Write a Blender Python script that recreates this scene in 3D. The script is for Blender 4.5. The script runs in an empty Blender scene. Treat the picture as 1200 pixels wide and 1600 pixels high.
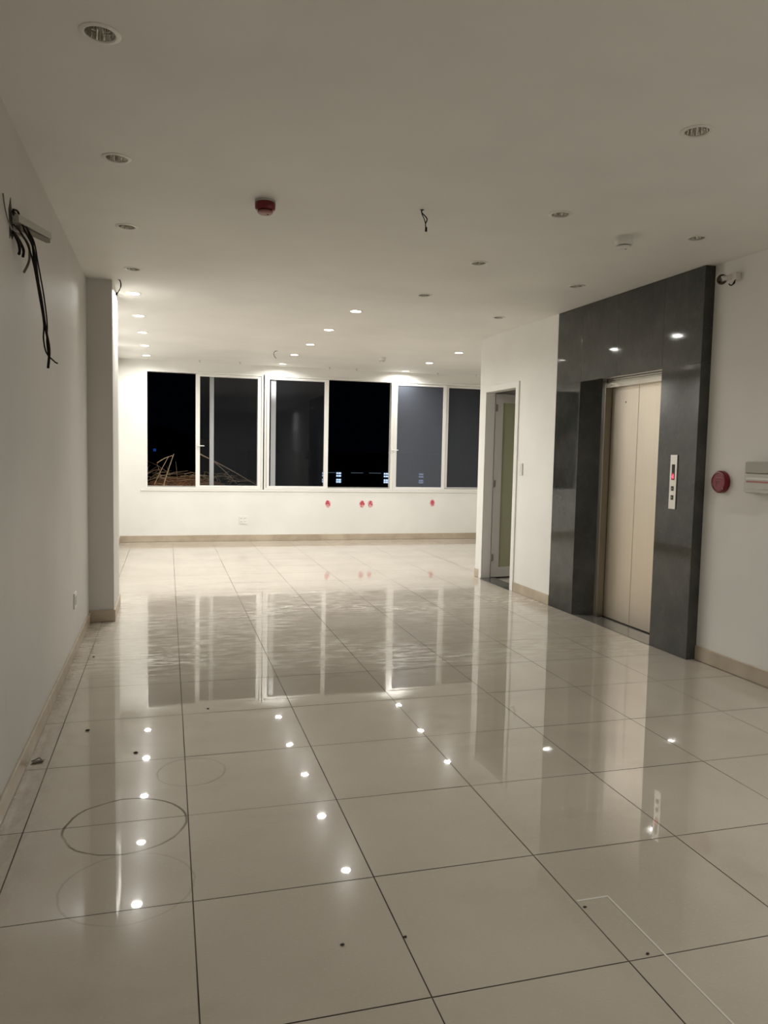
import bpy, bmesh, math, random
from mathutils import Vector, Matrix
from mathutils.geometry import tessellate_polygon
random.seed(7)
S = bpy.context.scene
C = S.collection

# ---------------------------------------------------------------- camera
F_PX, YAW, PITCH, ROLL, EYE = 1195.9, 0.27653, -0.076126, 0.020608, 1.44338
def camera():
    cy, sy = math.cos(YAW), math.sin(YAW)
    f = Vector((sy * math.cos(PITCH), cy * math.cos(PITCH), math.sin(PITCH)))
    r = Vector((cy, -sy, 0)); u = r.cross(f)
    c, s = math.cos(ROLL), math.sin(ROLL)
    r2 = c * r + s * u; u2 = -s * r + c * u
    M = Matrix((r2, u2, -f)).transposed().to_4x4(); M.translation = (0, 0, EYE)
    cd = bpy.data.cameras.new('camera'); o = bpy.data.objects.new('camera', cd); C.objects.link(o)
    o.matrix_world = M; cd.sensor_fit = 'VERTICAL'; cd.sensor_height = 36; cd.sensor_width = 27
    cd.lens = F_PX / 1600 * 36; cd.clip_start = .02; cd.clip_end = 300
    S.camera = o
camera()

# ---------------------------------------------------------------- world, exposure
w = bpy.data.worlds.new('night'); S.world = w; w.use_nodes = True
w.node_tree.nodes['Background'].inputs[0].default_value = (.25, .4, 1, 1)
w.node_tree.nodes['Background'].inputs[1].default_value = .0012
vs = S.view_settings
vs.view_transform = 'Standard'; vs.look = 'None'; vs.gamma = 1; vs.use_curve_mapping = False; vs.exposure = 0.12
LAMP_W = 15.0            # watts of each lit downlight
LAMP_COL = (1.0, .985, .945)

# ---------------------------------------------------------------- materials
def mat(name, col=(.8, .8, .8), rough=.5, metal=0, spec=.5, emit=None, es=1, trans=0, coat=0):
    m = bpy.data.materials.new(name); m.use_nodes = True
    b = m.node_tree.nodes['Principled BSDF']
    b.inputs['Base Color'].default_value = (*col, 1); b.inputs['Roughness'].default_value = rough
    b.inputs['Metallic'].default_value = metal; b.inputs['Specular IOR Level'].default_value = spec
    b.inputs['Transmission Weight'].default_value = trans; b.inputs['Coat Weight'].default_value = coat
    if emit: b.inputs['Emission Color'].default_value = (*emit, 1); b.inputs['Emission Strength'].default_value = es
    return m
class N:
    """small node helper"""
    def __init__(s, m): s.m = m; s.t = m.node_tree; s.b = s.t.nodes['Principled BSDF']; s.co = s.t.nodes.new('ShaderNodeTexCoord').outputs['Object']
    def n(s, k, **kw):
        x = s.t.nodes.new(k)
        for a, v in kw.items(): setattr(x, a, v)
        return x
    def l(s, a, b): s.t.links.new(a, b)
    def mapping(s, sc=(1, 1, 1), loc=(0, 0, 0)):
        x = s.n('ShaderNodeMapping'); x.inputs['Scale'].default_value = sc; x.inputs['Location'].default_value = loc
        s.l(s.co, x.inputs[0]); return x.outputs[0]
    def noise(s, scale, detail=3, vec=None, rough=.5):
        x = s.n('ShaderNodeTexNoise'); x.inputs['Scale'].default_value = scale; x.inputs['Detail'].default_value = detail
        x.inputs['Roughness'].default_value = rough
        s.l(vec or s.co, x.inputs['Vector']); return x.outputs['Fac']
    def ramp(s, fac, stops):
        x = s.n('ShaderNodeValToRGB'); e = x.color_ramp.elements
        while len(e) < len(stops): e.new(.5)
        for i, (p, c) in enumerate(stops): e[i].position = p; e[i].color = (*c, 1) if len(c) == 3 else c
        s.l(fac, x.inputs[0]); return x.outputs[0]
    def math(s, op, a, b=0.0, c=None, clamp=False):
        x = s.n('ShaderNodeMath', operation=op, use_clamp=clamp)
        for i, v in enumerate((a, b) if c is None else (a, b, c)):
            if hasattr(v, 'links'): s.l(v, x.inputs[i])
            else: x.inputs[i].default_value = v
        return x.outputs[0]
    def mix(s, fac, a, b):
        x = s.n('ShaderNodeMix', data_type='RGBA')
        for i, v in ((0, fac), (6, a), (7, b)):
            if hasattr(v, 'links'): s.l(v, x.inputs[i])
            elif isinstance(v, tuple): x.inputs[i].default_value = (*v, 1)
            else: x.inputs[i].default_value = v
        return x.outputs[2]
    def bump(s, h, strength, dist=.01):
        x = s.n('ShaderNodeBump'); x.inputs['Strength'].default_value = strength; x.inputs['Distance'].default_value = dist
        s.l(h, x.inputs['Height']); s.l(x.outputs[0], s.b.inputs['Normal'])

def wall_paint(name, col, rough=.55, marks=0.0):
    m = mat(name, col, rough, spec=.3); k = N(m)
    dark = tuple(c * .93 for c in col)
    c = k.ramp(k.noise(1.3, 4), [(.35, dark), (.65, col)])
    if marks:
        v = k.noise(9, 5, k.mapping((1, 3, .35)), .7)
        c = k.mix(k.math('MULTIPLY', k.ramp(v, [(.66, (0, 0, 0)), (.75, (1, 1, 1))]), marks), c, (.28, .25, .2))
    k.l(c, k.b.inputs['Base Color']); k.bump(k.noise(60, 3), .06, .004)
    return m
M = {}
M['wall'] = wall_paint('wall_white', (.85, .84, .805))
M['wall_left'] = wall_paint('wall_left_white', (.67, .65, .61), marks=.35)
M['ceil'] = wall_paint('ceiling_white', (.84, .825, .785))
M['skirt'] = mat('skirting_tile', (.50, .42, .32), .25); _k = N(M['skirt'])
_k.l(_k.ramp(_k.noise(4, 4), [(.35, (.42, .345, .26)), (.65, (.53, .45, .35))]), _k.b.inputs['Base Color'])
M['grout'] = mat('grout_dark', (.10, .075, .05), .9); _k = N(M['grout'])
_k.l(_k.ramp(_k.noise(1.1, 4), [(.38, (.035, .026, .018)), (.62, (.20, .17, .13))]), _k.b.inputs['Base Color'])
M['filler'] = mat('filler_white', (.62, .60, .55), .7)
M['alu'] = mat('white_aluminium', (.83, .82, .79), .35)
M['alu_grey'] = mat('grey_aluminium', (.42, .42, .40), .35, .4)
M['white_plastic'] = mat('white_plastic', (.78, .77, .73), .35)
M['grey_plastic'] = mat('grey_plastic', (.42, .42, .36), .45)
M['dark'] = mat('dark_gap', (.012, .011, .01), .6)
M['red'] = mat('red_plastic', (.15, .003, .008), .3)
M['red_dark'] = mat('dark_red_mark', (.09, .006, .01), .5)
M['black_rubber'] = mat('black_cable', (.010, .007, .006), .7, spec=.2)
M['grey_cable'] = mat('grey_cable', (.17, .155, .12), .5)
M['chrome'] = mat('reflector_metal', (.62, .60, .56), .12, 1)
M['screw'] = mat('screw_metal', (.3, .29, .27), .3, 1)
M['lens_off'] = mat('unlit_lens', (.30, .29, .25), .15)
M['lens_on'] = mat('lit_lens', (.9, .9, .9), .4, emit=(1, .97, .9), es=26)
M['trim_ring'] = mat('lamp_trim', (.80, .78, .73), .3)

def steel():
    m = mat('brushed_steel', (.56, .50, .42), .3, 1); k = N(m)
    v = k.noise(1.0, 4, k.mapping((160, 160, 1.2)))
    k.l(k.ramp(v, [(.3, (.555, .495, .415)), (.7, (.60, .54, .455))]), k.b.inputs['Base Color'])
    d = k.noise(5, 4)
    k.l(k.ramp(d, [(.3, (.31,) * 3), (.7, (.37,) * 3)]), k.b.inputs['Roughness'])
    return m
M['steel'] = steel()
M['steel_frame'] = mat('frame_steel', (.50, .47, .41), .28, 1)
M['steel_plate'] = mat('steel_plate', (.66, .64, .60), .38, .7)

def granite():
    m = mat('grey_granite', (.05, .052, .046), .12, spec=.5); k = N(m)
    a = k.ramp(k.noise(2.6, 6, rough=.65), [(.32, (.020, .023, .021)), (.5, (.037, .040, .036)), (.66, (.066, .066, .060))])
    c = k.mix(k.math('MULTIPLY', k.noise(90, 2), .5), a, (.065, .067, .06))
    # thin pale scratches and veins
    vein = k.noise(3.5, 7, k.mapping((1, 1, .6), (3, 1, 2)), .7)
    band = k.math('ABSOLUTE', k.math('SUBTRACT', vein, .5))
    c = k.mix(k.math('MULTIPLY', k.ramp(band, [(0, (1, 1, 1)), (.006, (0, 0, 0))]), .2), c, (.16, .16, .14))
    # slab joints
    sep = k.n('ShaderNodeSeparateXYZ'); k.l(k.co, sep.inputs[0])
    j = None
    for ax, p in (('Z', 2.126), ('Y', 5.66), ('Y', 6.215), ('Y', 5.075)):
        d = k.math('LESS_THAN', k.math('ABSOLUTE', k.math('SUBTRACT', sep.outputs[ax], p)), .0018)
        if ax == 'Y': d = k.math('MULTIPLY', d, k.math('GREATER_THAN', sep.outputs['Z'], 2.126))
        j = d if j is None else k.math('MAXIMUM', j, d)
    c = k.mix(j, c, (.012, .012, .011))
    k.l(c, k.b.inputs['Base Color'])
    k.l(k.ramp(k.noise(7, 4), [(.3, (.025,) * 3), (.7, (.07,) * 3)]), k.b.inputs['Roughness'])
    return m
M['granite'] = granite()
M['sill_stone'] = mat('sill_stone', (.13, .125, .11), .15); _k = N(M['sill_stone'])
_k.l(_k.ramp(_k.noise(8, 4), [(.3, (.115, .11, .098)), (.7, (.15, .145, .13))]), _k.b.inputs['Base Color'])

RINGS = [(-.156, 2.9995, .2243, 1.0, .0040), (.1025, 3.446, .150, .35, .004), (-.1285, 2.557, .214, .24, .0034)]
def floor_tile():
    m = mat('polished_tile', (.5, .45, .38), .04, spec=.55); k = N(m)
    base = k.ramp(k.noise(1.6, 5), [(.3, (.455, .405, .335)), (.7, (.52, .468, .395))])
    speck = k.noise(140, 3, k.mapping((.5, 1, 1)))
    base = k.mix(k.math('MULTIPLY', k.ramp(speck, [(.55, (0, 0, 0)), (.75, (1, 1, 1))]), .25), base, (.62, .58, .51))
    # dried mop smears: soft streaks running across, and dusty patches
    sep = k.n('ShaderNodeSeparateXYZ'); k.l(k.co, sep.inputs[0])
    X, Y = sep.outputs['X'], sep.outputs['Y']
    sm = k.noise(10, 7, k.mapping((.6, 2.2, 1), (4, 2, 0)), .65)
    def rng(v, a, b, lo, hi):
        q = k.n('ShaderNodeMapRange'); q.interpolation_type = 'SMOOTHSTEP'
        for n_, t in zip((1, 2, 3, 4), (a, b, lo, hi)): q.inputs[n_].default_value = t
        k.l(v, q.inputs[0]); return q.outputs[0]
    patch = k.math('MULTIPLY', k.ramp(k.noise(.9, 3, k.mapping((1, 1, 1), (2.3, 7, 0))), [(.35, (.25,) * 3), (.6, (1, 1, 1))]), k.math('MULTIPLY', rng(Y, 4.4, 5.3, .0, 1), rng(Y, 7.0, 9.3, 1, .12)))
    smear = k.math('MULTIPLY', k.ramp(sm, [(.45, (0, 0, 0)), (.56, (1, 1, 1))]), patch)
    spots = k.math('MULTIPLY', k.ramp(k.noise(3.2, 5, k.mapping((.8, 1.6, 1), (9, 4, 0)), .6), [(.52, (0, 0, 0)), (.68, (1, 1, 1))]), k.ramp(k.noise(.9, 2), [(.45, (0, 0, 0)), (.6, (1, 1, 1))]))
    base = k.mix(k.math('MULTIPLY', spots, .22), base, (.30, .26, .21))
    base = k.mix(k.math('MULTIPLY', smear, .45), base, (.66, .62, .54))
    # dirt gathered along the left wall
    mr = k.n('ShaderNodeMapRange'); mr.inputs[1].default_value = -.60; mr.inputs[2].default_value = -.42; mr.inputs[3].default_value = 1.1; mr.inputs[4].default_value = 0
    k.l(X, mr.inputs[0])
    dirt = k.math('MULTIPLY', mr.outputs[0], k.ramp(k.noise(9, 7, k.mapping((1.6, .7, 1)), .75), [(.40, (.25,) * 3), (.64, (1, 1, 1))]))
    base = k.mix(k.math('MULTIPLY', dirt, .42, clamp=True), base, (.17, .13, .09))
    ring = None
    wob = k.math('MULTIPLY', k.math('SUBTRACT', k.noise(9, 4), .5), .022)
    for cx, cy, R, st, hw in RINGS:
        dx = k.math('SUBTRACT', X, cx); dy = k.math('SUBTRACT', Y, cy)
        d = k.math('SQRT', k.math('ADD', k.math('MULTIPLY', dx, dx), k.math('MULTIPLY', dy, dy)))
        d = k.math('ABSOLUTE', k.math('SUBTRACT', k.math('ADD', d, wob), R))
        mm = k.n('ShaderNodeMapRange'); mm.inputs[1].default_value = hw * .5; mm.inputs[2].default_value = hw * 1.6; mm.inputs[3].default_value = st; mm.inputs[4].default_value = 0
        k.l(d, mm.inputs[0])
        ring = mm.outputs[0] if ring is None else k.math('MAXIMUM', ring, mm.outputs[0])
    fade = k.ramp(k.noise(5, 3), [(.35, (.45,) * 3), (.55, (1,) * 3)])
    ring = k.math('MULTIPLY', ring, fade)
    base = k.mix(k.math('MULTIPLY', ring, .8), base, (.09, .07, .045))
    k.l(base, k.b.inputs['Base Color'])
    r = k.math('ADD', k.math('MULTIPLY', k.noise(3, 4), .016), .006)
    r = k.math('ADD', r, k.math('MULTIPLY', smear, .26))
    r = k.math('ADD', r, k.math('MULTIPLY', dirt, .25))
    k.l(k.math('MULTIPLY', k.math('SUBTRACT', 1, ring, clamp=True), .55), k.b.inputs['Specular IOR Level'])
    k.l(r, k.b.inputs['Roughness'])
    k.b.inputs['Coat Weight'].default_value = .10; k.b.inputs['Coat Roughness'].default_value = .16
    return m
M['floor'] = floor_tile()

def glass(name, tint=(.90, .91, .92), ior=1.26, diffuse_mix=0.0):
    m = bpy.data.materials.new(name); m.use_nodes = True; t = m.node_tree; t.nodes.clear()
    o = t.nodes.new('ShaderNodeOutputMaterial'); mx = t.nodes.new('ShaderNodeMixShader'); f = t.nodes.new('ShaderNodeFresnel')
    tr = t.nodes.new('ShaderNodeBsdfTransparent'); gl = t.nodes.new('ShaderNodeBsdfGlossy')
    f.inputs['IOR'].default_value = ior; tr.inputs[0].default_value = (*tint, 1); gl.inputs['Roughness'].default_value = .01
    gl.inputs[0].default_value = (.95, .95, 1, 1)
    t.links.new(f.outputs[0], mx.inputs[0]); t.links.new(tr.outputs[0], mx.inputs[1]); t.links.new(gl.outputs[0], mx.inputs[2])
    df = t.nodes.new('ShaderNodeBsdfDiffuse'); df.inputs[0].default_value = (.42, .46, .55, 1); m2 = t.nodes.new('ShaderNodeMixShader'); m2.inputs[0].default_value = diffuse_mix  # share of flat grey diffuse mixed over the glass
    t.links.new(mx.outputs[0], m2.inputs[1]); t.links.new(df.outputs[0], m2.inputs[2]); t.links.new(m2.outputs[0], o.inputs[0]); return m
M['glass'] = glass('window_glass', diffuse_mix=.006); M['glass_grey'] = glass('grey_glass', tint=(.5, .52, .55), diffuse_mix=.17); M['glass_grey2'] = glass('faint_grey_glass', tint=(.5, .52, .55), diffuse_mix=.08)
M['frosted'] = mat('frosted_green_glass', (.55, .58, .38), .3)

# ---------------------------------------------------------------- mesh helpers
def xs(y): return 3.61 - .0185 * (y - 4.636)          # plane of the right-hand wall, very slightly skewed
def R_(p): return (xs(p[1]) + p[0], p[1], p[2])       # (depth into right wall, y, z)
class MB:
    def __init__(s, tf=None): s.b = bmesh.new(); s.tf = tf or (lambda p: p); s.mi = 0
    def v(s, p): return s.b.verts.new(s.tf(p))
    def face(s, vs):
        try: f = s.b.faces.new(vs); f.material_index = s.mi; return f
        except ValueError: return None
    def box(s, x0, x1, y0, y1, z0, z1):
        return s.prism([(x0, y0), (x1, y0), (x1, y1), (x0, y1)], z0, z1)
    def prism(s, poly, z0, z1, ax='z', holes=()):
        """extrude a 2D polygon (with holes) along an axis"""
        def P(u, v, d): return {'z': (u, v, d), 'y': (u, d, v), 'x': (d, u, v)}[ax]
        loops = [list(poly)] + [list(h) for h in holes]
        flat = [q for l in loops for q in l]
        A = [s.v(P(q[0], q[1], z0)) for q in flat]; B = [s.v(P(q[0], q[1], z1)) for q in flat]
        if len(loops) == 1:
            s.face(A); s.face(B[::-1])
        else:
            for t in tessellate_polygon([[Vector((q[0], q[1], 0)) for q in l] for l in loops]):
                s.face([A[i] for i in t]); s.face([B[i] for i in reversed(t)])
        k = 0
        for l in loops:
            n = len(l)
            for i in range(n):
                a, b = k + i, k + (i + 1) % n
                s.face([A[a], A[b], B[b], B[a]])
            k += n
        return s
    def lathe(s, prof, c=(0, 0, 0), n=32, ax='z', cap=False, a0=0):
        """prof: list of (radius, height)"""
        rings = []
        for r, h in prof:
            ring = []
            for i in range(n):
                a = a0 + 2 * math.pi * i / n; u, v = r * math.cos(a), r * math.sin(a)
                p = {'z': (u, v, h), 'x': (h, u, v), 'y': (u, h, v)}[ax]
                ring.append(s.v((c[0] + p[0], c[1] + p[1], c[2] + p[2])))
            rings.append(ring)
        for a, b in zip(rings, rings[1:]):
            for i in range(n): s.face([a[i], a[(i + 1) % n], b[(i + 1) % n], b[i]])
        if cap: s.face(rings[0]); s.face(rings[-1][::-1])
        return s
    def tube(s, pts, r, n=8, r1=None):
        pts = [Vector(p) for p in pts]; prev = None; rings = []
        N_ = len(pts); up = Vector((.3, .2, 1)).normalized()
        for i, p in enumerate(pts):
            d = (pts[min(i + 1, N_ - 1)] - pts[max(i - 1, 0)]).normalized()
            a = d.cross(up)
            if a.length < .1: a = d.cross(Vector((1, 0, 0)))
            a.normalize(); b = d.cross(a); rr = r if r1 is None else r + (r1 - r) * i / (N_ - 1)
            rings.append([s.v(p + rr * (math.cos(2 * math.pi * k / n) * a + math.sin(2 * math.pi * k / n) * b)) for k in range(n)])
        for a, b in zip(rings, rings[1:]):
            for k in range(n): s.face([a[k], a[(k + 1) % n], b[(k + 1) % n], b[k]])
        s.face(rings[0]); s.face(rings[-1][::-1]); return s
    def build(s, name, m, parent=None, bevel=0, smooth=False):
        bmesh.ops.recalc_face_normals(s.b, faces=s.b.faces[:])
        me = bpy.data.meshes.new(name); s.b.to_mesh(me); s.b.free()
        for x in (m if isinstance(m, (list, tuple)) else [m]): me.materials.append(x)
        o = bpy.data.objects.new(name, me); C.objects.link(o)
        if parent: o.parent = parent; 
        if bevel:
            md = o.modifiers.new('bevel', 'BEVEL'); md.width = bevel; md.segments = 2; md.limit_method = 'ANGLE'; md.angle_limit = .7
        if smooth:
            for p in me.polygons: p.use_smooth = True
            md = o.modifiers.new('edge', 'EDGE_SPLIT'); md.split_angle = .6
        return o
def smoothpts(pts, n=6):
    """Catmull-Rom through the points"""
    P = [Vector(p) for p in pts]; P = [P[0]] + P + [P[-1]]; out = []
    for i in range(1, len(P) - 2):
        a, b, c, d = P[i - 1:i + 3]
        for k in range(n):
            t = k / n
            out.append(.5 * ((2 * b) + (c - a) * t + (2 * a - 5 * b + 4 * c - d) * t * t + (3 * b - a - 3 * c + d) * t ** 3))
    out.append(P[-2]); return out
def struct(o): o['kind'] = 'structure'; return o
def tag(o, label, cat, group=None, kind=None):
    o['label'] = label; o['category'] = cat
    if group: o['group'] = group
    if kind: o['kind'] = kind
    return o
def empty(name, loc=(0, 0, 0)):
    o = bpy.data.objects.new(name, None); o.empty_display_size = .05; C.objects.link(o); o.location = loc; return o
def rect(u0, u1, v0, v1): return [(u0, v0), (u1, v0), (u1, v1), (u0, v1)]

H = 2.8; YB = 12.36; XL = -.625; X_END = 5.95; Y_BACK = -3.2
# ---------------------------------------------------------------- floor
def floor():
    m = MB(); g = .0021
    m.mi = 1; m.box(-.8, 6.0, Y_BACK - .05, 12.5, -.06, -.0016)
    m.mi = 0
    rnd = random.Random(11)
    for i in range(-2, 11):
        for j in range(-10, 18):
            x0 = .0775 + .6 * i; y0 = 2.4215 + .6 * j; x1 = x0 + .6; y1 = y0 + .6
            x0 = max(x0, -.79); x1 = min(x1, 5.99); y0 = max(y0, Y_BACK); y1 = min(y1, 12.45)
            if x1 - x0 < .02 or y1 - y0 < .02: continue
            tx, ty = rnd.gauss(0, .0006), rnd.gauss(0, .0006)
            if (i, j) == (0, -1) : tx, ty = 0, -.002
            if (i, j) == (0, 0): tx, ty = 0, .002
            hx, hy = (x1 - x0) / 2, (y1 - y0) / 2
            vs = [m.v((a, b, max(-.001, min(.001, (a - x0 - hx) * tx + (b - y0 - hy) * ty)))) for a, b in ((x0 + g, y0 + g), (x1 - g, y0 + g), (x1 - g, y1 - g), (x0 + g, y1 - g))]
            m.face(vs)
    m.mi = 2                                   # pale filler left where a tile was cut in
    m.box(1.395, 1.401, 1.50, 2.125, -.001, .0012); m.box(1.285, 1.401, 2.123, 2.129, -.001, .0012)
    return struct(m.build('floor', [M['floor'], M['grout'], M['filler']]))
floor()

# ---------------------------------------------------------------- ceiling with a round hole for each downlight
OFF_L = [(-.212, 2.788), (-.229, 3.917), (-.239, 5.072), (-.249, 6.223)]
OFF_M = [(2.11, 2.811), (2.12, 3.976), (2.119, 5.146), (2.112, 6.32)]
OFF_R = [(3.125, 4.112), (3.126, 5.552), (3.131, 7.057)]
ON_L = [(-.283, 7.18), (-.279, 8.349), (-.278, 9.508), (-.284, 10.70), (-.29, 11.80)]
ON_M = [(1.739, 7.261), (1.723, 8.456), (1.735, 9.689), (1.715, 10.80), (1.72, 12.0)]
ON_R = [(3.724, 9.643), (3.744, 10.891), (3.759, 12.10)]
def circle(x, y, r, n=28): return [(x + r * math.cos(2 * math.pi * i / n), y + r * math.sin(2 * math.pi * i / n)) for i in range(n)]
ADDED_FILL = [(.75, -1.3), (2.1, -1.0), (3.05, 1.6)]  # out-of-view lamps, added as fill for the near part of the room
ALL = ADDED_FILL + OFF_L + OFF_M + OFF_R + ON_L + ON_M + ON_R
m = MB(); m.prism(rect(-.85, 6.05, Y_BACK - .15, 12.6), H, H + .16, 'z', [circle(x, y, .0535) for x, y in ALL])
struct(m.build('ceiling', M['ceil']))

# ---------------------------------------------------------------- walls
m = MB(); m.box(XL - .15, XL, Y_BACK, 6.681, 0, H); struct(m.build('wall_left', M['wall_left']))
m = MB(); m.box(-.83, -.705, 7.4, YB, 0, H); struct(m.build('wall_left_rear', M['wall']))
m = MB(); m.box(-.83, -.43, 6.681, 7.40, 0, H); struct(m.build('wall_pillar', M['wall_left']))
m = MB(); m.prism([(-.85, 0), (6.05, 0), (6.05, H), (-.85, H)], YB, YB + .16, 'y',
                  [rect(-.325, 5.45, .825, 2.655)])
struct(m.build('wall_back', M['wall']))
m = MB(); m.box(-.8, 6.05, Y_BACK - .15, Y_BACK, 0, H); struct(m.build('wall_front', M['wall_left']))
m = MB(); m.box(X_END, X_END + .1, 8.47, YB, 0, H); struct(m.build('wall_right_rear', M['wall']))
m = MB(R_); m.box(.08, .26, Y_BACK, 4.636, 0, H); struct(m.build('wall_right', M['wall']))
# far right wall, with the doorway, and its return behind which the room widens
DY0, DY1, DZ = 7.475, 8.285, 2.20
m = MB(R_); m.prism([(6.656, 0), (DY0, 0), (DY0, DZ), (DY1, DZ), (DY1, 0), (8.46, 0), (8.46, H), (6.656, H)], .012, .11, 'x')
m2 = m; struct(m2.build('wall_right_doorway', M['wall']))
m = MB(); m.box(xs(8.4) + .11, X_END + .1, 8.37, 8.47, 0, H); struct(m.build('wall_return', M['wall']))
m = MB(); m.box(xs(6.8) + .115, 5.4, 6.70, 6.82, 0, H); m.box(5.3, 5.4, 6.82, 8.37, 0, H); struct(m.build('wall_washroom', M['wall']))

# skirting
def skirt(name, mb): return struct(mb.build(name, M['skirt'], bevel=.003))
m = MB(); m.box(XL, XL + .013, Y_BACK, 6.669, .0012, .087); skirt('baseboard_left', m)
m = MB(); m.prism([(XL + .0, 6.669), (-.418, 6.669), (-.418, 7.4), (-.43, 7.4), (-.43, 6.681), (XL + .0, 6.681)], .0012, .10); skirt('baseboard_pillar', m)
m = MB(); m.box(-.705, X_END, YB - .013, YB, .0012, .10); skirt('baseboard_back', m)
m = MB(); m.box(-.705, -.693, 7.4, YB - .013, .0012, .10); skirt('baseboard_left_rear', m)
m = MB(R_); m.box(.067, .08, Y_BACK, 4.634, .0012, .105); skirt('baseboard_right', m)
m = MB(R_); m.box(0, .012, 6.66, DY0 - .045, .0012, .10); m.box(0, .012, DY1 + .045, 8.46, .0012, .10); skirt('baseboard_right_rear', m)

# ---------------------------------------------------------------- stone surround of the lift
m = MB(R_)
m.prism([(0, 6.654), (0, 6.226), (.165, 6.13), (.25, 6.13), (.25, 6.654)], .0012, H - .001)
m.prism([(0, 5.07), (0, 4.638), (.25, 4.638), (.25, 5.21), (.165, 5.21)], .0012, H - .001)
m.prism([(0, 5.07), (.165, 5.21), (.25, 5.21), (.25, 6.13), (.165, 6.13), (0, 6.226)], 2.124, H - .001)
o = m.build('trim_1', M['granite'], bevel=.002); struct(o); o['label'] = 'dark grey granite cladding around the lift'
m = MB(R_); m.prism([(.002, 5.075), (.164, 5.205), (.25, 5.205), (.25, 6.13), (.164, 6.13), (.002, 6.22)], .0012, .0035)
struct(m.build('trim_2', M['sill_stone']))
# lift door
d2 = struct(empty('door_2', (xs(5.68) + .165, 5.68, 0)))
def loc(parent):        # mesh coordinates relative to a located empty, right-wall space
    L = parent.location.copy()
    return lambda p: (Vector(R_(p)) - L)
def locw(parent):
    L = parent.location.copy()
    return lambda p: (Vector(p) - L)
m = MB(loc(d2))
m.box(.165, .235, 6.075, 6.13, .004, 2.124); m.box(.165, .235, 5.21, 5.275, .004, 2.124); m.box(.165, .235, 5.275, 6.075, 2.062, 2.106)
m.box(.185, .235, 5.275, 6.075, 2.106, 2.124)
m.build('door_frame', M['steel_frame'], d2, bevel=.002)
for a, b in ((5.255, 5.6755), (5.6785, 6.07)):
    m = MB(loc(d2)); m.box(.232, .25, a, b, .012, 2.08); m.build('door_panel', M['steel'], d2, bevel=.0015)
m = MB(loc(d2)); m.box(.254, .27, 5.215, 6.13, .004, 2.12); m.build('shaft_backing', M['dark'], d2)
m = MB(loc(d2)); m.lathe([(0, .2285), (.006, .2285), (.006, .232)], (0, 5.86, 1.93), 12, 'x'); m.build('release_keyhole', M['dark'], d2)
# call panel
cp = empty('elevator_call_panel', (xs(4.87), 4.87, 1.07))
tag(cp, 'steel lift call panel with red floor display, on the granite right of the lift door', 'call panel')
m = MB(loc(cp)); m.box(-.008, 0, 4.832, 4.908, 1.078, 1.478); m.build('faceplate', M['steel_plate'], cp, bevel=.002)
m = MB(loc(cp)); m.box(-.0095, -.008, 4.853, 4.886, 1.292, 1.408); disp = m.build('display', M['dark'], cp); disp['label'] = 'black display window'
led = mat('red_led', (.3, .01, .02), .4, emit=(1, .07, .12), es=3.2)
ledg = mat('red_led_glow', (.12, .004, .01), .4, emit=(1, .02, .05), es=.16)
m = MB(loc(cp)); m.box(-.0100, -.0095, 4.855, 4.884, 1.293, 1.344); m.build('display_backlight', ledg, disp)
m = MB(loc(cp))           # a seven-segment style 4 (seen from the room: left is larger y)
def seg(y0, y1, z0, z1): m.box(-.0112, -.0100, min(y0, y1), max(y0, y1), z0, z1)
seg(4.864, 4.868, 1.302, 1.336); seg(4.860, 4.880, 1.311, 1.3155)
m.prism([(4.868, 1.336), (4.864, 1.336), (4.876, 1.3155), (4.880, 1.3155)], -.0112, -.0100, 'x')
m.build('digit', led, disp)
for z0 in (1.213, 1.146):
    m = MB(loc(cp)); m.box(-.0105, -.008, 4.857, 4.884, z0, z0 + .034); b = m.build('button', M['dark'], cp, bevel=.001); b['label'] = 'small square black button'
    m = MB(loc(cp)); y, z = 4.8705, z0 + .017
    s = 1 if z0 > 1.2 else -1
    m.prism([(y - .007, z - .005 * s), (y + .007, z - .005 * s), (y, z + .007 * s)], -.0110, -.0105, 'x'); m.build('arrow', M['grey_plastic'], b)

# ---------------------------------------------------------------- windows
def ww(n, x0, x1, sashes, handle=None):
    """aluminium sliding window; sashes: (x0, x1, track, stile widths)"""
    z0, z1 = .825, 2.655
    e = struct(empty('window_%d' % n, ((x0 + x1) / 2, YB, z0))); T = locw(e)
    m = MB(T); fr = .028
    m.prism(rect(x0, x1, z0, z1), YB - .012, YB + .10, 'y', [rect(x0 + fr, x1 - fr, z0 + .03, z1 - .03)])
    m.build('window_frame', M['alu'], e, bevel=.002)
    m = MB(T)
    for y in (.022, .062): m.box(x0 + fr, x1 - fr, YB + y, YB + y + .006, z0 + .03, z0 + .05)
    m.build('sill_track', M['alu_grey'], e)
    for a, b, t, sl, sr in sashes:
        y0 = YB + (.004 if t == 0 else .048); y1 = y0 + .034
        m = MB(T); za, zb = z0 + .032, z1 - .032
        m.prism(rect(a, b, za, zb), y0, y1, 'y', [rect(a + sl, b - sr, za + .028, zb - .038)])
        s = m.build('sash', M['alu'], e, bevel=.002); gm = M['glass'] if n < 3 else M['glass_grey' if t == 0 else 'glass_grey2']
        m = MB(T); m.box(a + sl - .004, b - sr + .004, y0 + .014, y0 + .020, za + .024, zb - .034); m.build('glass', gm, s)
    if handle:
        m = MB(T); m.box(handle - .014, handle + .014, YB - .006, YB + .006, 1.45, 1.55); m.box(handle - .010, handle + .012, YB - .035, YB - .006, 1.497, 1.515)
        m.box(handle - .006, handle + .10, YB - .042, YB - .030, 1.499, 1.513)
        m.build('window_handle', M['white_plastic'], e, bevel=.003)
    return e
ww(1, -.325, 1.472, [(.425, 1.442, 0, .065, .055), (.64, 1.442, 1, .065, .06)], .455)
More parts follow.
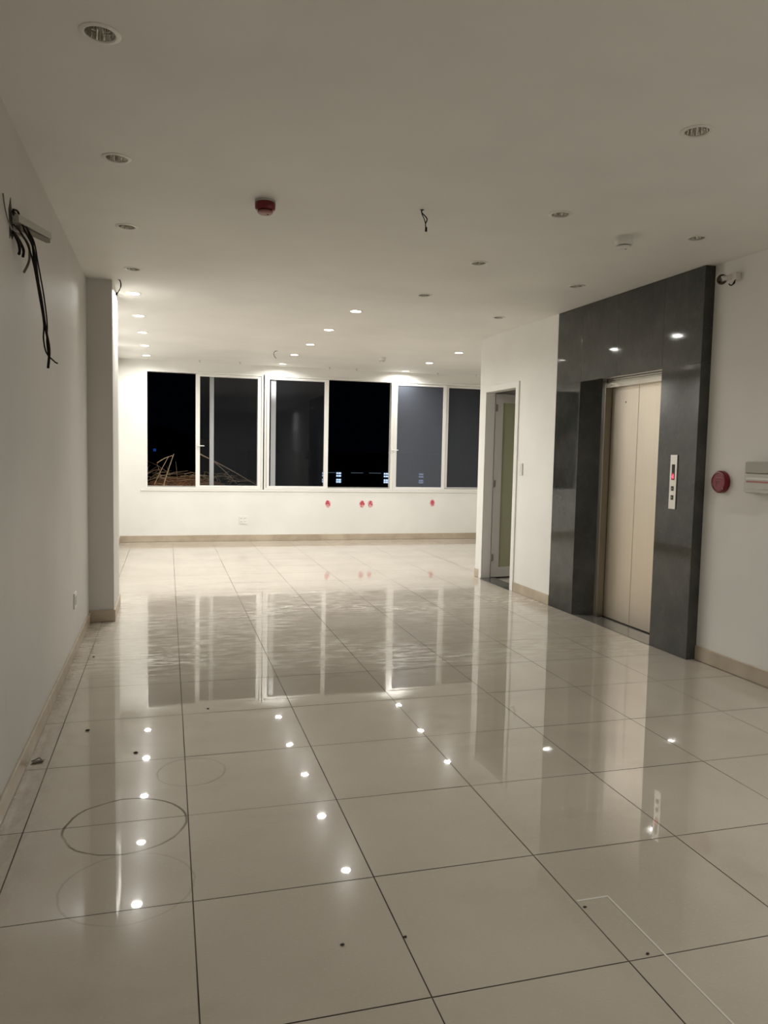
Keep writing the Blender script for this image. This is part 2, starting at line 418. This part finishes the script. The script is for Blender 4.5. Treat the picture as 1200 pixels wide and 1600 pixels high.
ww(2, 1.492, 3.625, [(1.528, 2.535, 0, .045, .07), (1.60, 2.53, 1, .08, .055)])
ww(3, 3.650, 5.45, [(3.668, 4.575, 0, .040, .055), (4.58, 5.424, 1, .055, .06)], None)
# the stile, latch and reveal at the left edge of the closed window
m = MB(); m.box(3.625, 3.636, YB - .014, YB + .10, .825, 2.655); m.box(3.636, 3.650, YB - .004, YB + .10, .825, 2.655)
struct(m.build('trim_3', M['alu'], bevel=.001))
m = MB(); m.box(3.60, 3.632, YB - .022, YB - .012, 1.45, 1.55); m.box(3.607, 3.627, YB - .045, YB - .022, 1.497, 1.515); m.box(3.60, 3.72, YB - .055, YB - .043, 1.499, 1.513)
hh = m.build('window_lever', M['alu'], bevel=.003); tag(hh, 'white lever latch on the post between the open black bay and the grey pane', 'latch')
# projecting plaster ledge beneath the ceiling above the windows, and the thin sill
m = MB(); m.box(-.40, 5.6, YB - .012, YB, .795, .823); struct(m.build('trim_4', M['wall'], bevel=.003))

# ---------------------------------------------------------------- washroom door
d1 = struct(empty('door_1', (xs(7.88) + .05, 7.88, 0))); T = loc(d1)
m = MB(T)
y0, y1 = DY0, DY1
m.prism([(y0 - .04, .001), (y0 + .03, .001), (y0 + .03, DZ - .03), (y1 - .03, DZ - .03), (y1 - .03, .001), (y1 + .04, .001), (y1 + .04, DZ + .035), (y0 - .04, DZ + .035)], -.004, .012, 'x')
m.prism([(y0, .001), (y0 + .03, .001), (y0 + .03, DZ - .03), (y1 - .03, DZ - .03), (y1 - .03, .001), (y1, .001), (y1, DZ), (y0, DZ)], .012, .112, 'x')
m.build('door_frame', M['alu'], d1, bevel=.002)
# leaf, opened inward about its far jamb
hinge = Vector((xs(8.25) + .122, 8.262, 0)); ang = math.radians(6)
def leafT(p):       # p = (along, thickness, z)
    c, s = math.cos(ang), math.sin(ang)
    return Vector((hinge.x + p[0] * c - p[1] * s, hinge.y + p[0] * s + p[1] * c, p[2])) - d1.location
m = MB(leafT); LW = .74
m.prism(rect(0, LW, .015, DZ - .04), 0, .036, 'y', [rect(.105, LW - .105, .13, 2.06)])
leaf = m.build('door_leaf', M['alu'], d1, bevel=.002)
m = MB(leafT); m.box(.10, LW - .10, .014, .022, .125, 2.065); g = m.build('glass', M['frosted'], leaf); g['label'] = 'frosted greenish glass'
m = MB(leafT); m.box(LW - .075, LW - .03, -.012, 0, .95, 1.13); m.tube([(LW - .05, -.012, 1.06), (LW - .05, -.045, 1.06), (LW - .15, -.05, 1.06)], .008); m.build('door_handle', M['steel_frame'], leaf)
for z in (.25, 1.12, 2.0):
    m = MB(leafT); m.lathe([(.0, z - .045), (.008, z - .045), (.008, z + .045), (0, z + .045)], (-.004, -.006, 0), 12); m.box(-.004, .03, -.004, 0, z - .04, z + .04)
    m.build('hinge', M['alu_grey'], d1)
m = MB(R_); m.box(-.012, .17, DY0 + .03, DY1 - .03, .0012, .012); struct(m.build('trim_5', M['granite']))
# light switch, sockets
def plate(name, T, o, dims, m0, parent_loc, label, cat, rocker):
    e = empty(name, parent_loc); tag(e, label, cat); return e
e = empty('light_switch', (xs(7.34) + .012, 7.345, 1.31)); tag(e, 'white light switch on the wall between the washroom doorway and the granite', 'switch')
T = loc(e); m = MB(T); m.box(-.002, .012, 7.305, 7.385, 1.25, 1.37); m.build('plate', M['white_plastic'], e, bevel=.002)
m = MB(T); m.box(-.005, -.002, 7.332, 7.358, 1.285, 1.335); m.build('rocker', M['white_plastic'], e, bevel=.001)
e = empty('wall_socket', (XL, 5.655, .375)); tag(e, 'white wall socket low on the shaded left wall just before the pillar', 'socket')
T = locw(e); m = MB(T); m.box(XL, XL + .010, 5.60, 5.71, .325, .435); m.build('plate', M['white_plastic'], e, bevel=.002)
m = MB(T); m.box(XL + .010, XL + .012, 5.625, 5.685, .35, .41); m.build('insert', M['grey_plastic'], e)
e = empty('wall_socket', (1.165, YB, .335)); tag(e, 'white double power socket low on the bright back wall under the windows', 'socket')
T = locw(e); m = MB(T); m.box(1.10, 1.232, YB - .010, YB, .272, .405); m.build('plate', M['white_plastic'], e, bevel=.002)
for x in (1.135, 1.197):
    m = MB(T); m.box(x - .024, x + .024, YB - .013, YB - .010, .285, .392); f = m.build('outlet', M['alu'], e, bevel=.001)
    for z in (.312, .365):
        for dx in (-.009, .009): m = MB(T); m.box(x + dx - .002, x + dx + .002, YB - .0135, YB - .013, z - .008, z + .008); m.build('slot', M['dark'], f)

# ---------------------------------------------------------------- faded red marks under the windows (thin stick-on flowers)
pink = mat('faded_red', (.55, .075, .11), .6); pink2 = mat('pale_pink', (.72, .42, .42), .6)
def sticker(cx, cz, parts, label):
    e = empty('wall_sticker', (cx, YB, cz)); tag(e, label, 'sticker', 'red blotch stickers under the windows'); T = locw(e)
    m = MB(T); rnd = random.Random(int(cx * 100))
    m.prism([(cx + (.055 + rnd.uniform(-.006, .006)) * math.cos(a / 14 * 6.283) * .85, cz - .005 + (.062 + rnd.uniform(-.007, .007)) * math.sin(a / 14 * 6.283)) for a in range(14)], YB - .0008, YB, 'y')
    m.build('backing', pink2, e)
    m = MB(T)
    for i, (dx, dz, r) in enumerate(parts):
        n = 10; y = YB - .0014 - i * .0002
        m.prism([(cx + dx + r * rnd.uniform(.75, 1.1) * math.cos(a / n * 6.283), cz + dz + r * rnd.uniform(.75, 1.1) * math.sin(a / n * 6.283)) for a in range(n)], y, YB - .0008, 'y')
    m.build('petals', pink, e)
sticker(2.545, .600, [(-.01, .03, .028), (-.022, .004, .022), (.018, .0, .018), (.022, -.022, .013), (-.004, -.032, .010), (.0, .012, .02)], 'red blotch sticker under the left end of the open black bay, with a hooked tail')
sticker(3.125, .600, [(.002, .022, .03), (.024, .0, .022), (-.012, -.004, .022), (-.012, -.042, .012), (-.03, .01, .012)], 'red blotch sticker, left one of the touching pair under the open black bay')
sticker(3.268, .602, [(.004, .028, .022), (-.018, -.004, .012), (.018, -.006, .018), (.03, -.02, .011), (-.03, -.028, .010), (-.01, .01, .014)], 'red blotch sticker, right one of the touching pair under the open black bay')
sticker(4.365, .622, [(.0, .018, .028), (.014, .0, .02), (-.014, -.006, .018), (.008, -.03, .014), (-.008, -.03, .010)], 'single red blotch sticker under the grey closed pane, nearest the washroom corner')

# ---------------------------------------------------------------- downlights
def downlight(x, y, on, label, group):
    e = empty('ceiling_downlight', (x, y, H)); tag(e, label, 'ceiling light', group)
    r = MB(); r.lathe([(.052, .012), (.048, -.001), (.052, -.005), (.060, -.0055), (.0675, -.002), (.0675, 0)], n=40)
    return e, r
def lamp(x, y, on, label, group, power=1.0):
    e, r = downlight(x, y, on, label, group)
    r.build('trim_ring', M['trim_ring'], e, smooth=True)
    if on:
        m = MB(); m.lathe([(.0475, .0), (.0475, .012), (.052, .03)], n=40); m.build('housing', M['white_plastic'], e, smooth=True)
        m = MB(); m.lathe([(.0, .004), (.030, .005), (.047, .008)], n=32); m.build('lens', M['lens_on'], e, smooth=True)
        ld = bpy.data.lights.new('downlight_beam', 'AREA'); ld.shape = 'DISK'; ld.size = .085; ld.energy = LAMP_W * power; ld.color = LAMP_COL; ld.spread = math.radians(166)
        lo = bpy.data.objects.new('downlight_beam', ld); C.objects.link(lo); lo.parent = e; lo.location = (0, 0, -.001)
    else:
        # faceted metal reflector, a darker cup and the dead bulb
        m = MB(); n = 30; pr = [(.0475, .0), (.043, .022), (.036, .042)]
        for i in range(n):
            a0, a1 = 2 * math.pi * i / n, 2 * math.pi * (i + 1) / n; am = (a0 + a1) / 2
            for (ra, ha), (rb, hb) in zip(pr, pr[1:]):
                k = .965
                q = lambda rr, a, h: m.v((rr * math.cos(a), rr * math.sin(a), h))
                A, B, D, E_ = q(ra, a0, ha), q(ra, a1, ha), q(rb, a1, hb), q(rb, a0, hb)
                M1, M2 = q(ra * k, am, ha), q(rb * k, am, hb)
                m.face([A, M1, M2, E_]); m.face([M1, B, D, M2])
        m.build('reflector', M['chrome'], e)
        m = MB(); m.lathe([(.036, .042), (.030, .055), (.0, .056)], n=24); m.build('socket_cup', M['grey_plastic'], e, smooth=True)
        m = MB(); m.lathe([(.0, .020), (.014, .022), (.022, .030), (.020, .044), (.012, .055)], n=24); m.build('bulb', M['lens_off'], e, smooth=True)
    return e
ordn = ['nearest the camera', 'second from the camera', 'third from the camera', 'fourth from the camera', 'fifth from the camera']
for i, (x, y) in enumerate(OFF_L):
    lamp(x, y, False, ('unlit silver downlight in the row along the left wall, ' + ordn[i]) if i < 3 else 'unlit downlight in the left row, just in front of the pillar', 'unlit ceiling downlights')
for i, (x, y) in enumerate(OFF_M):
    lamp(x, y, False, ['unlit downlight at upper right of the photo, nearest the camera', 'unlit downlight left of the white smoke detector', 'unlit downlight in the middle row, second before the first lit one', 'unlit downlight in the middle row, just before the first lit one'][i], 'unlit ceiling downlights')
for i, (x, y) in enumerate(OFF_R):
    lamp(x, y, False, ['unlit downlight right of the white smoke detector, above the granite', 'unlit downlight in front of the granite top, left of its middle', 'unlit downlight near the ceiling edge of the washroom wall'][i], 'unlit ceiling downlights')
for i, (x, y) in enumerate(ON_L):
    lamp(x, y, True, 'lit white downlight in the left row behind the pillar, ' + ['closest to the pillar', 'second behind the pillar', 'third behind the pillar', 'fourth behind the pillar', 'last before the window wall'][i], 'lit ceiling downlights', .6 if y > 11.7 else 1)
for i, (x, y) in enumerate(ON_M):
    lamp(x, y, True, 'lit white downlight in the middle row, ' + ['nearest of the lit ones', 'second of the lit ones', 'third of the lit ones', 'fourth of the lit ones', 'last before the window wall'][i], 'lit ceiling downlights', .6 if y > 11.7 else 1)
for i, (x, y) in enumerate(ON_R):
    lamp(x, y, True, 'lit white downlight in the right row beyond the washroom corner, ' + ['closest to the corner', 'middle of three', 'last before the window wall'][i], 'lit ceiling downlights', .6 if y > 11.7 else 1)

# three unseen lamps added behind the camera to brighten the foreground
for (x, y), l in zip(ADDED_FILL, ('left', 'middle', 'right')):
    lamp(x, y, True, 'added fill downlight behind the camera, %s one of three' % l, 'added fill downlights behind the camera', 1.6 if x > 3 else .62)

# ---------------------------------------------------------------- smoke detectors
def detector(x, y, col, label, r=.055, red=False):
    e = empty('smoke_detector', (x, y, H)); tag(e, label, 'smoke detector')
    m = MB(); m.lathe([(0, 0), (r * 1.0, 0), (r * 1.0, -.010), (r * .97, -.012)], n=40); m.build('base', M['white_plastic'] if not red else M['grey_plastic'], e, smooth=True)
    m = MB(); m.lathe([(r * .97, -.012), (r, -.016), (r * .98, -.042), (r * .86, -.052), (0, -.052)], n=40); m.build('body', col, e, smooth=True)
    m = MB(); m.lathe([(r * .62, -.052), (r * .62, -.058)], n=32); m.build('vent_gap', M['dark'], e)
    m = MB(); m.lathe([(r * .74, -.057), (r * .74, -.064), (r * .58, -.070), (0, -.071)], n=32); m.build('cap', col if not red else mat('cloudy_cap', (.32, .12, .11), .3), e, smooth=True)
    m = MB(); m.lathe([(0, -.0735), (.004, -.073), (.004, -.070)], (r * .25, 0, 0), 8); m.build('indicator_lamp', M['dark'], e)
    for a in range(0, 360, 45):
        pass
    return e
detector(.513, 4.30, M['red'], 'dark red round heat detector on the ceiling', .056, True)
detector(2.70, 4.24, M['white_plastic'], 'white round smoke detector on the ceiling in front of the granite', .055)
detector(2.92, 10.56, M['white_plastic'], 'small white smoke detector on the bright ceiling before the windows', .055)

# ---------------------------------------------------------------- loose wires
def wires(x, y, strands, label, tip=True):
    e = empty('ceiling_wire', (x, y, H)); tag(e, label, 'wire')
    m = MB(); m.lathe([(0, -.001), (.012, -.001), (.012, 0)], n=16); m.build('ceiling_hole', M['dark'], e)
    for i, s in enumerate(strands):
        m = MB(); m.tube(smoothpts(s), .0026 if i else .0032, 6); m.build('strand', M['black_rubber'], e)
    if tip:
        p = strands[0][-1]; m = MB(); m.lathe([(0, .02), (.006, .018), (.007, -.004), (0, -.008)], p, 10); m.build('tape_cap', M['black_rubber'], e, smooth=True)
wires(1.365, 4.16, [[(0, 0, 0), (-.002, 0, -.015), (.03, .0, -.045), (.022, 0, -.075), (.026, 0, -.11)], [(0, 0, 0), (.0, .003, -.02), (.014, .004, -.045), (.024, .004, -.075)]], 'twisted black wire hanging from the ceiling in the middle, near the camera')
wires(1.43, 10.5, [[(0, 0, 0), (-.03, 0, -.01), (-.045, 0, -.04), (-.03, 0, -.08), (-.01, 0, -.10)]], 'thin curled wire hanging from the bright ceiling before the windows', False)
wires(-.375, 6.66, [[(0, 0, 0), (.012, 0, -.012), (.016, 0, -.05), (.0, 0, -.085), (-.02, 0, -.12)], [(0, 0, 0), (.01, .004, -.02), (.010, .003, -.06), (.0, .003, -.09)]], 'black wire stub hanging at the top right edge of the pillar')

# tiny hooks along the window end of the ceiling
hooks = [(.474, 12.15), (1.078, 12.10), (2.496, 12.16), (2.951, 12.2), (4.345, 12.2), (5.037, 12.2)]
hl = ['above the left window', 'above the right part of the left window', 'above the left half of the middle window', 'above the open black bay', 'above the grey closed pane', 'above the last pane beside the washroom corner']
for (x, y), l in zip(hooks, hl):
    m = MB(); m.lathe([(0, 0), (.012, 0), (.012, -.006), (.003, -.008)], (x, y, H), 12); m.tube([(x, y, H - .006), (x, y, H - .022), (x + .008, y, H - .03), (x + .014, y, H - .022)], .0022, 6)
    o = m.build('ceiling_hook', M['screw']); tag(o, 'tiny metal ceiling hook ' + l, 'hook', 'ceiling hooks along the windows')

# ---------------------------------------------------------------- left wall: broken trunking and hanging cables
e = empty('cable_trunking', (XL, 3.56, 2.37)); tag(e, 'short broken piece of grey plastic trunking sticking out of the left wall', 'trunking'); T = locw(e)
m = MB(T)
def bar(p0, p1, w, h):
    p0, p1 = Vector(p0), Vector(p1); d = (p1 - p0).normalized(); a = d.cross(Vector((0, 0, 1))).normalized(); b = a.cross(d).normalized()
    vs = []
    for p in (p0, p1): vs.append([m.v(p + a * i * w / 2 + b * j * h / 2) for i, j in ((-1, -1), (1, -1), (1, 1), (-1, 1))])
    m.face(vs[0]); m.face(vs[1][::-1])
    for i in range(4): m.face([vs[0][i], vs[0][(i + 1) % 4], vs[1][(i + 1) % 4], vs[1][i]])
bar((-.606, 3.56, 2.388), (-.552, 4.1, 2.460), .026, .030)
m.build('channel', M['grey_plastic'], e)
m = MB(T); bar((-.606, 3.62, 2.366), (-.552, 4.085, 2.432), .018, .018); m.build('cover_strip', M['grey_cable'], e)
# broken plaster hole
m = MB(); rnd = random.Random(4)
m.prism([(3.56 + (.05 + rnd.uniform(-.02, .02)) * math.cos(a / 12 * 6.283), 2.375 + (.075 + rnd.uniform(-.03, .03)) * math.sin(a / 12 * 6.283)) for a in range(12)], XL, XL + .002, 'x')
o = m.build('wall_hole', M['dark']); tag(o, 'ragged dark hole in the left wall where cables come out', 'hole')
e = empty('cable_bundle', (XL, 3.56, 2.37)); tag(e, 'bundle of black cables hanging from the hole in the left wall', 'cable'); T = locw(e)
tracks = [[(-.614, 3.55, 2.41), (-.60, 3.65, 2.40), (-.583, 3.72, 2.378), (-.570, 3.74, 2.33), (-.562, 3.75, 2.24), (-.545, 3.80, 2.098), (-.532, 3.81, 1.985), (-.518, 3.82, 1.888), (-.524, 3.82, 1.80)],
          [(-.614, 3.56, 2.36), (-.600, 3.62, 2.35), (-.580, 3.68, 2.31), (-.566, 3.73, 2.245), (-.550, 3.78, 2.11), (-.537, 3.80, 2.0), (-.540, 3.81, 1.93), (-.53, 3.82, 1.87), (-.50, 3.84, 1.835), (-.487, 3.85, 1.827)],
          [(-.614, 3.55, 2.40), (-.59, 3.69, 2.385), (-.566, 3.75, 2.345), (-.552, 3.77, 2.25), (-.535, 3.80, 2.12), (-.524, 3.81, 2.0), (-.528, 3.82, 1.92), (-.522, 3.82, 1.86)],
          [(-.614, 3.56, 2.42), (-.604, 3.60, 2.425), (-.598, 3.62, 2.40), (-.59, 3.66, 2.37), (-.566, 3.74, 2.31), (-.553, 3.77, 2.18), (-.543, 3.80, 2.07)]]
for i, t in enumerate(tracks):
    m = MB(T); m.tube(smoothpts(t, 8), (.0058, .0035, .0032, .0045)[i], 8); m.build('cable', M['black_rubber'], e, smooth=True)
m = MB(T); m.tube(smoothpts([(-.612, 3.58, 2.33), (-.60, 3.68, 2.345), (-.586, 3.75, 2.32), (-.588, 3.76, 2.26), (-.606, 3.74, 2.205)], 8), .0055, 8); g = m.build('cable', M['grey_cable'], e, smooth=True); g['label'] = 'short grey curved cable stub'
m = MB(T); m.tube(smoothpts([(-.616, 3.56, 2.33), (-.604, 3.60, 2.30), (-.600, 3.61, 2.27), (-.602, 3.60, 2.25)], 6), .006, 6); m.build('cable', M['black_rubber'], e)
m = MB(T); m.tube(smoothpts([(-.616, 3.56, 2.33), (-.602, 3.62, 2.31), (-.592, 3.65, 2.28), (-.594, 3.645, 2.25)], 6), .006, 6); m.build('cable', M['black_rubber'], e)
m = MB(); m.tube(smoothpts([(-.617, 3.54, 2.335), (-.616, 3.46, 2.345), (-.617, 3.40, 2.385), (-.619, 3.38, 2.43)], 6), .003, 6)
o = m.build('thin_wire', M['grey_cable']); tag(o, 'thin brown wire curling up the left wall at the photo edge', 'wire')

# ---------------------------------------------------------------- spotlight holder, fire bell, breaker box on the right wall
e = empty('wall_spotlight', (xs(4.4) + .08, 4.42, 2.66)); tag(e, 'white emergency spotlight head high on the wall beside the granite edge', 'spotlight'); T = loc(e)
m = MB(T); m.box(.035, .08, 4.385, 4.445, 2.65, 2.70); m.build('mounting_box', M['white_plastic'], e, bevel=.004)
m = MB(T); m.tube([(.05, 4.43, 2.675), (.01, 4.46, 2.672), (-.005, 4.468, 2.668)], .019, 14); m.build('arm', M['white_plastic'], e, smooth=True)
c0 = Vector((.0, 4.470, 2.665)); ax = Vector((-.75, -.55, -.15)).normalized()
def cupT(p):
    a = ax.cross(Vector((0, 0, 1))).normalized(); b = a.cross(ax)
    return T(tuple(c0 + a * p[0] + b * p[1] + ax * p[2]))
m = MB(cupT); m.lathe([(0, -.035), (.020, -.033), (.030, -.02), (.037, .010), (.039, .018), (.036, .018), (.034, .008), (.027, -.012), (.0, -.016)], n=32); m.build('lamp_head', M['white_plastic'], e, smooth=True)
m = MB(cupT); m.lathe([(.034, .008), (.027, -.0115), (.0, -.0155)], n=32); m.build('reflector', M['grey_cable'], e, smooth=True)
m = MB(cupT); m.lathe([(0, -.016), (.009, -.012), (.010, .002), (0, .006)], n=16); m.build('bulb', M['lens_off'], e, smooth=True)
m = MB(cupT); m.box(.015, .027, -.022, -.010, -.010, -.004); m.build('clip', M['dark'], e); m = MB(cupT); m.box(-.026, -.016, .006, .018, -.010, -.004); m.build('clip', M['dark'], e)
m = MB(T); m.tube(smoothpts([(.05, 4.41, 2.65), (.04, 4.40, 2.63), (.035, 4.425, 2.62), (.03, 4.44, 2.632)], 5), .004, 6); m.tube(smoothpts([(.06, 4.395, 2.66), (.035, 4.39, 2.645), (.03, 4.41, 2.615)], 5), .003, 6)
m.build('wire', M['black_rubber'], e)

e = empty('fire_alarm_button', (xs(4.46) + .08, 4.46, 1.296)); tag(e, 'round dark red fire alarm call point on the wall right of the granite', 'fire alarm'); T = loc(e)
cc = (0, 4.46, 1.296)
m = MB(T); m.lathe([(0, .08), (.077, .08), (.077, .055), (.070, .047), (.062, .045), (.060, .049), (0, .049)], cc, 48, 'x'); m.build('housing', M['red'], e, smooth=True)
m = MB(T); m.lathe([(0, .0488), (.058, .0488), (.058, .049)], cc, 40, 'x'); f = m.build('face', mat('red_face', (.24, .014, .03), .4), e)
def fb(a0, a1, b0, b1): m.box(.0478, .0488, 4.46 + a0, 4.46 + a1, 1.296 + b0, 1.296 + b1)
m = MB(T); fb(-.034, .024, .018, .024); fb(-.012, .024, -.002, .004); fb(.016, .024, -.034, .004); fb(-.006, .018, -.016, -.011)
m.build('symbol', M['red_dark'], f)
m = MB(T); fb(-.034, .024, .0255, .028); m.build('raised_line', mat('pale_red', (.6, .2, .2), .4), f)
m = MB(T); m.lathe([(0, .046), (.005, .046), (.005, .049)], (0, 4.46 - .045, 1.296 - .045), 12, 'x'); m.build('indicator', M['white_plastic'], e)

e = empty('breaker_box', (xs(4.05) + .08, 4.05, 1.34)); tag(e, 'grey surface-mounted breaker box with pale cover at the right edge of the photo', 'breaker box'); T = loc(e)
m = MB(T); m.box(.03, .08, 3.90, 4.19, 1.236, 1.440); m.build('box', M['grey_plastic'], e, bevel=.006)
m = MB(T); m.box(.018, .03, 3.905, 4.185, 1.366, 1.437); m.build('top_cover', M['grey_plastic'], e, bevel=.004)
m = MB(T); m.box(.016, .03, 3.905, 4.185, 1.239, 1.362); m.build('front_cover', mat('pale_cover', (.58, .57, .52), .2), e, bevel=.004)
m = MB(T); m.box(.0145, .016, 3.92, 4.17, 1.325, 1.338); m.build('breaker_row', M['white_plastic'], e)
m = MB(T); m.box(.0140, .016, 3.92, 4.165, 1.306, 1.316); m.build('red_stripe', mat('stripe_red', (.42, .12, .12), .4), e)
m = MB(T); m.box(.0142, .016, 3.92, 4.17, 1.262, 1.268); m.build('lower_groove', M['screw'], e)

# ---------------------------------------------------------------- debris on the floor
crumb = mat('dark_crumb', (.04, .03, .022), .8)
deb = [((.217, 4.282), .009, 'dark crumb on the tiles just in front of the window reflection'),
       ((-.393, 4.074), .014, 'dark crumb on the tiles near the left wall skirting, between two tile joints'),
       ((-.146, 3.718), .012, 'dark crumb beside the reflected lights, behind the big round stain'),
       ((.494, 2.091), .008, 'dark crumb at the bottom centre of the photo, inside a tile'),
       ((.684, 2.081), .008, 'dark crumb lying on the tile joint at the bottom centre'),
       ((1.35, 1.835), .007, 'dark crumb beside the white filler line in the floor'),
       ((1.292, 2.087), .007, 'dark crumb just below the corner of the white filler line'),
       ((1.45, 2.87), .010, 'dark crumb on the floor right of the centre joint'),
       ((-.493, 5.536), .010, 'small crumb on the border tiles close to the pillar')]
for i, ((x, y), r, l) in enumerate(deb[:7] + deb[8:]):
    m = MB(); rnd = random.Random(i + 3); rings = []
    for h, k in ((.0012, .8), (.0012 + r * .25, 1), (.0012 + r * .5, .55)):
        rings.append([m.v((x + r * k * rnd.uniform(.6, 1.1) * math.cos(a / 7 * 6.283), y + r * k * rnd.uniform(.4, .8) * math.sin(a / 7 * 6.283), h)) for a in range(7)])
    for a, b in zip(rings, rings[1:]):
        for q in range(7): m.face([a[q], a[(q + 1) % 7], b[(q + 1) % 7], b[q]])
    m.face(rings[0]); m.face(rings[-1]); o = m.build('floor_crumb', crumb); tag(o, l, 'debris', 'crumbs on the tiled floor')
m = MB(); m.prism([(-.60, 3.68), (-.555, 3.69), (-.545, 3.73), (-.59, 3.72)], .0015, .003); m.tube([(-.60, 3.71, .006), (-.57, 3.735, .010), (-.55, 3.70, .006), (-.595, 3.69, .005)], .003, 6)
o = m.build('plastic_scrap', mat('scrap_brown', (.13, .10, .07), .5)); tag(o, 'small brown plastic scrap on the border tiles by the left skirting', 'debris')

# ---------------------------------------------------------------- outside: neighbouring roof with a brush heap, far houses
m = MB(); m.box(-4, 9, 12.56, 17, .30, .42); o = m.build('neighbouring_roof', mat('roof_concrete', (.03, .028, .026), .9)); tag(o, 'dark flat roof outside below the windows', 'roof')
thatch = mat('dry_thatch', (.16, .08, .03), .9); k = N(thatch)
k.l(k.ramp(k.noise(14, 6, k.mapping((1, 4, 2)), .7), [(.4, (.02, .010, .005)), (.5, (.20, .09, .036)), (.7, (.50, .27, .12))]), k.b.inputs['Base Color']); k.bump(k.noise(30, 5), .8, .03)
m = MB(); rnd = random.Random(5); g = {}
nx, ny = 34, 16
for i in range(nx + 1):
    for j in range(ny + 1):
        x = -.75 + 2.3 * i / nx; y = 12.9 + 1.7 * j / ny
        u = i / nx; v = j / ny
        hgt = .61 * math.sin(math.pi * u) ** .6 * math.sin(math.pi * v) ** .5 * (1.05 - .3 * u) if 0 < u < 1 and 0 < v < 1 else 0
        g[i, j] = m.v((x, y, .42 + hgt + (rnd.uniform(-.03, .03) if hgt else 0)))
for i in range(nx):
    for j in range(ny): m.face([g[i, j], g[i + 1, j], g[i + 1, j + 1], g[i, j + 1]])
heap = m.build('leaf_heap', thatch); tag(heap, 'heap of brown dry leaves and straw outside the left window', 'leaf heap', kind='stuff')
m = MB(); rnd = random.Random(9)
for i in range(70):
    x = rnd.uniform(-.5, 1.2); y = rnd.uniform(13.1, 14.2); z = rnd.uniform(.86, 1.04); a = rnd.uniform(-.5, .5) if rnd.random() < .6 else rnd.uniform(.5, 2.6); L = rnd.uniform(.15, .5)
    dx, dz = math.cos(a) * L, math.sin(a) * L * (.6 if x < .2 else .25)
    m.tube([(x, y, z), (x + dx / 2, y + rnd.uniform(-.05, .05), z + dz / 2 + .02), (x + dx, y + rnd.uniform(-.15, .15), z + dz)], .005, 5, .002)
tw = mat('dry_twig', (.42, .30, .18), .8)
tg = m.build('dry_twigs', tw, heap); tg['kind'] = 'stuff'
for p0, p1, r, l in (((.50, 12.80, 1.38), (1.42, 12.75, .88), .010, 'long pale cane slanting down behind the sliding sash, upper one'),
                  ((.74, 12.85, 1.25), (1.10, 12.82, .90), .008, 'shorter pale cane slanting down behind the sliding sash, lower one'),
                  ((-.06, 12.80, .86), (.10, 12.80, 1.37), .010, 'upright pale branch in the leftmost open window bay'),
                  ((-.20, 12.72, .88), (.02, 12.72, 1.33), .006, 'thin leaning branch left of the upright one in the leftmost bay'),
                  ((-.16, 12.77, 1.22), (.08, 12.77, 1.345), .007, 'short branch meeting the tips in the leftmost open bay')):
    mid = (Vector(p0) + Vector(p1)) / 2 + Vector((0, 0, .015))
    m = MB(); m.tube(smoothpts([p0, mid, p1], 5), r, 6, r * .6); o = m.build('dry_branch', tw, heap); o['label'] = l
# far houses with a few lit windows
night = mat('night_facade', (.02, .022, .03), .9)
lit = mat('lit_pane', (.1, .1, .1), .5, emit=(.55, .72, 1), es=1.1); dim = mat('dim_pane', (.05, .05, .05), .5, emit=(.55, .75, .9), es=.12); blue = mat('blue_sign', (.01, .02, .1), .5, emit=(.03, .15, .8), es=.2)
ground = MB(); ground.box(-60, 90, 17, 140, -12.2, -12); o = ground.build('ground_outside', mat('ground_dark', (.02, .02, .02), 1)); struct(o)
e = empty('far_building', (15, 60, -12)); tag(e, 'distant dark building with small lit windows seen through the open black bay', 'building'); T = locw(e)
m = MB(T); m.box(6, 24, 60, 70, -12, 1.5); m.build('facade', night, e)
for bx in (11.85, 13.0, 16.95, 19.95):
    for dx, wd in ((0, .12), (.16, .22)):
        for z in (-.26, -.47, -.78, -.95):
            m = MB(T); m.box(bx + dx, bx + dx + wd, 59.95, 60, z, z + .13); m.build('window', lit, e)
for x0, x1 in ((11.9, 12.9), (14.2, 15.2), (15.7, 16.7)):
    m = MB(T); m.box(x0, x1, 59.95, 60, -.17, -.13); m.build('lit_ledge', dim, e)
e = empty('far_house', (-1, 60, -12)); tag(e, 'distant dark house with one blue light, seen through the leftmost window bay', 'house'); T = locw(e)
m = MB(T); m.box(-4, 3.2, 60, 66, -12, 2.0); m.prism([(-4.4, 2.0), (3.6, 2.0), (-.4, 3.2)], 59.6, 66.4, 'y'); m.build('facade', night, e)
m = MB(T); m.box(-1.02, -.82, 59.95, 60, 1.26, 1.46); m.build('blue_light', blue, e)
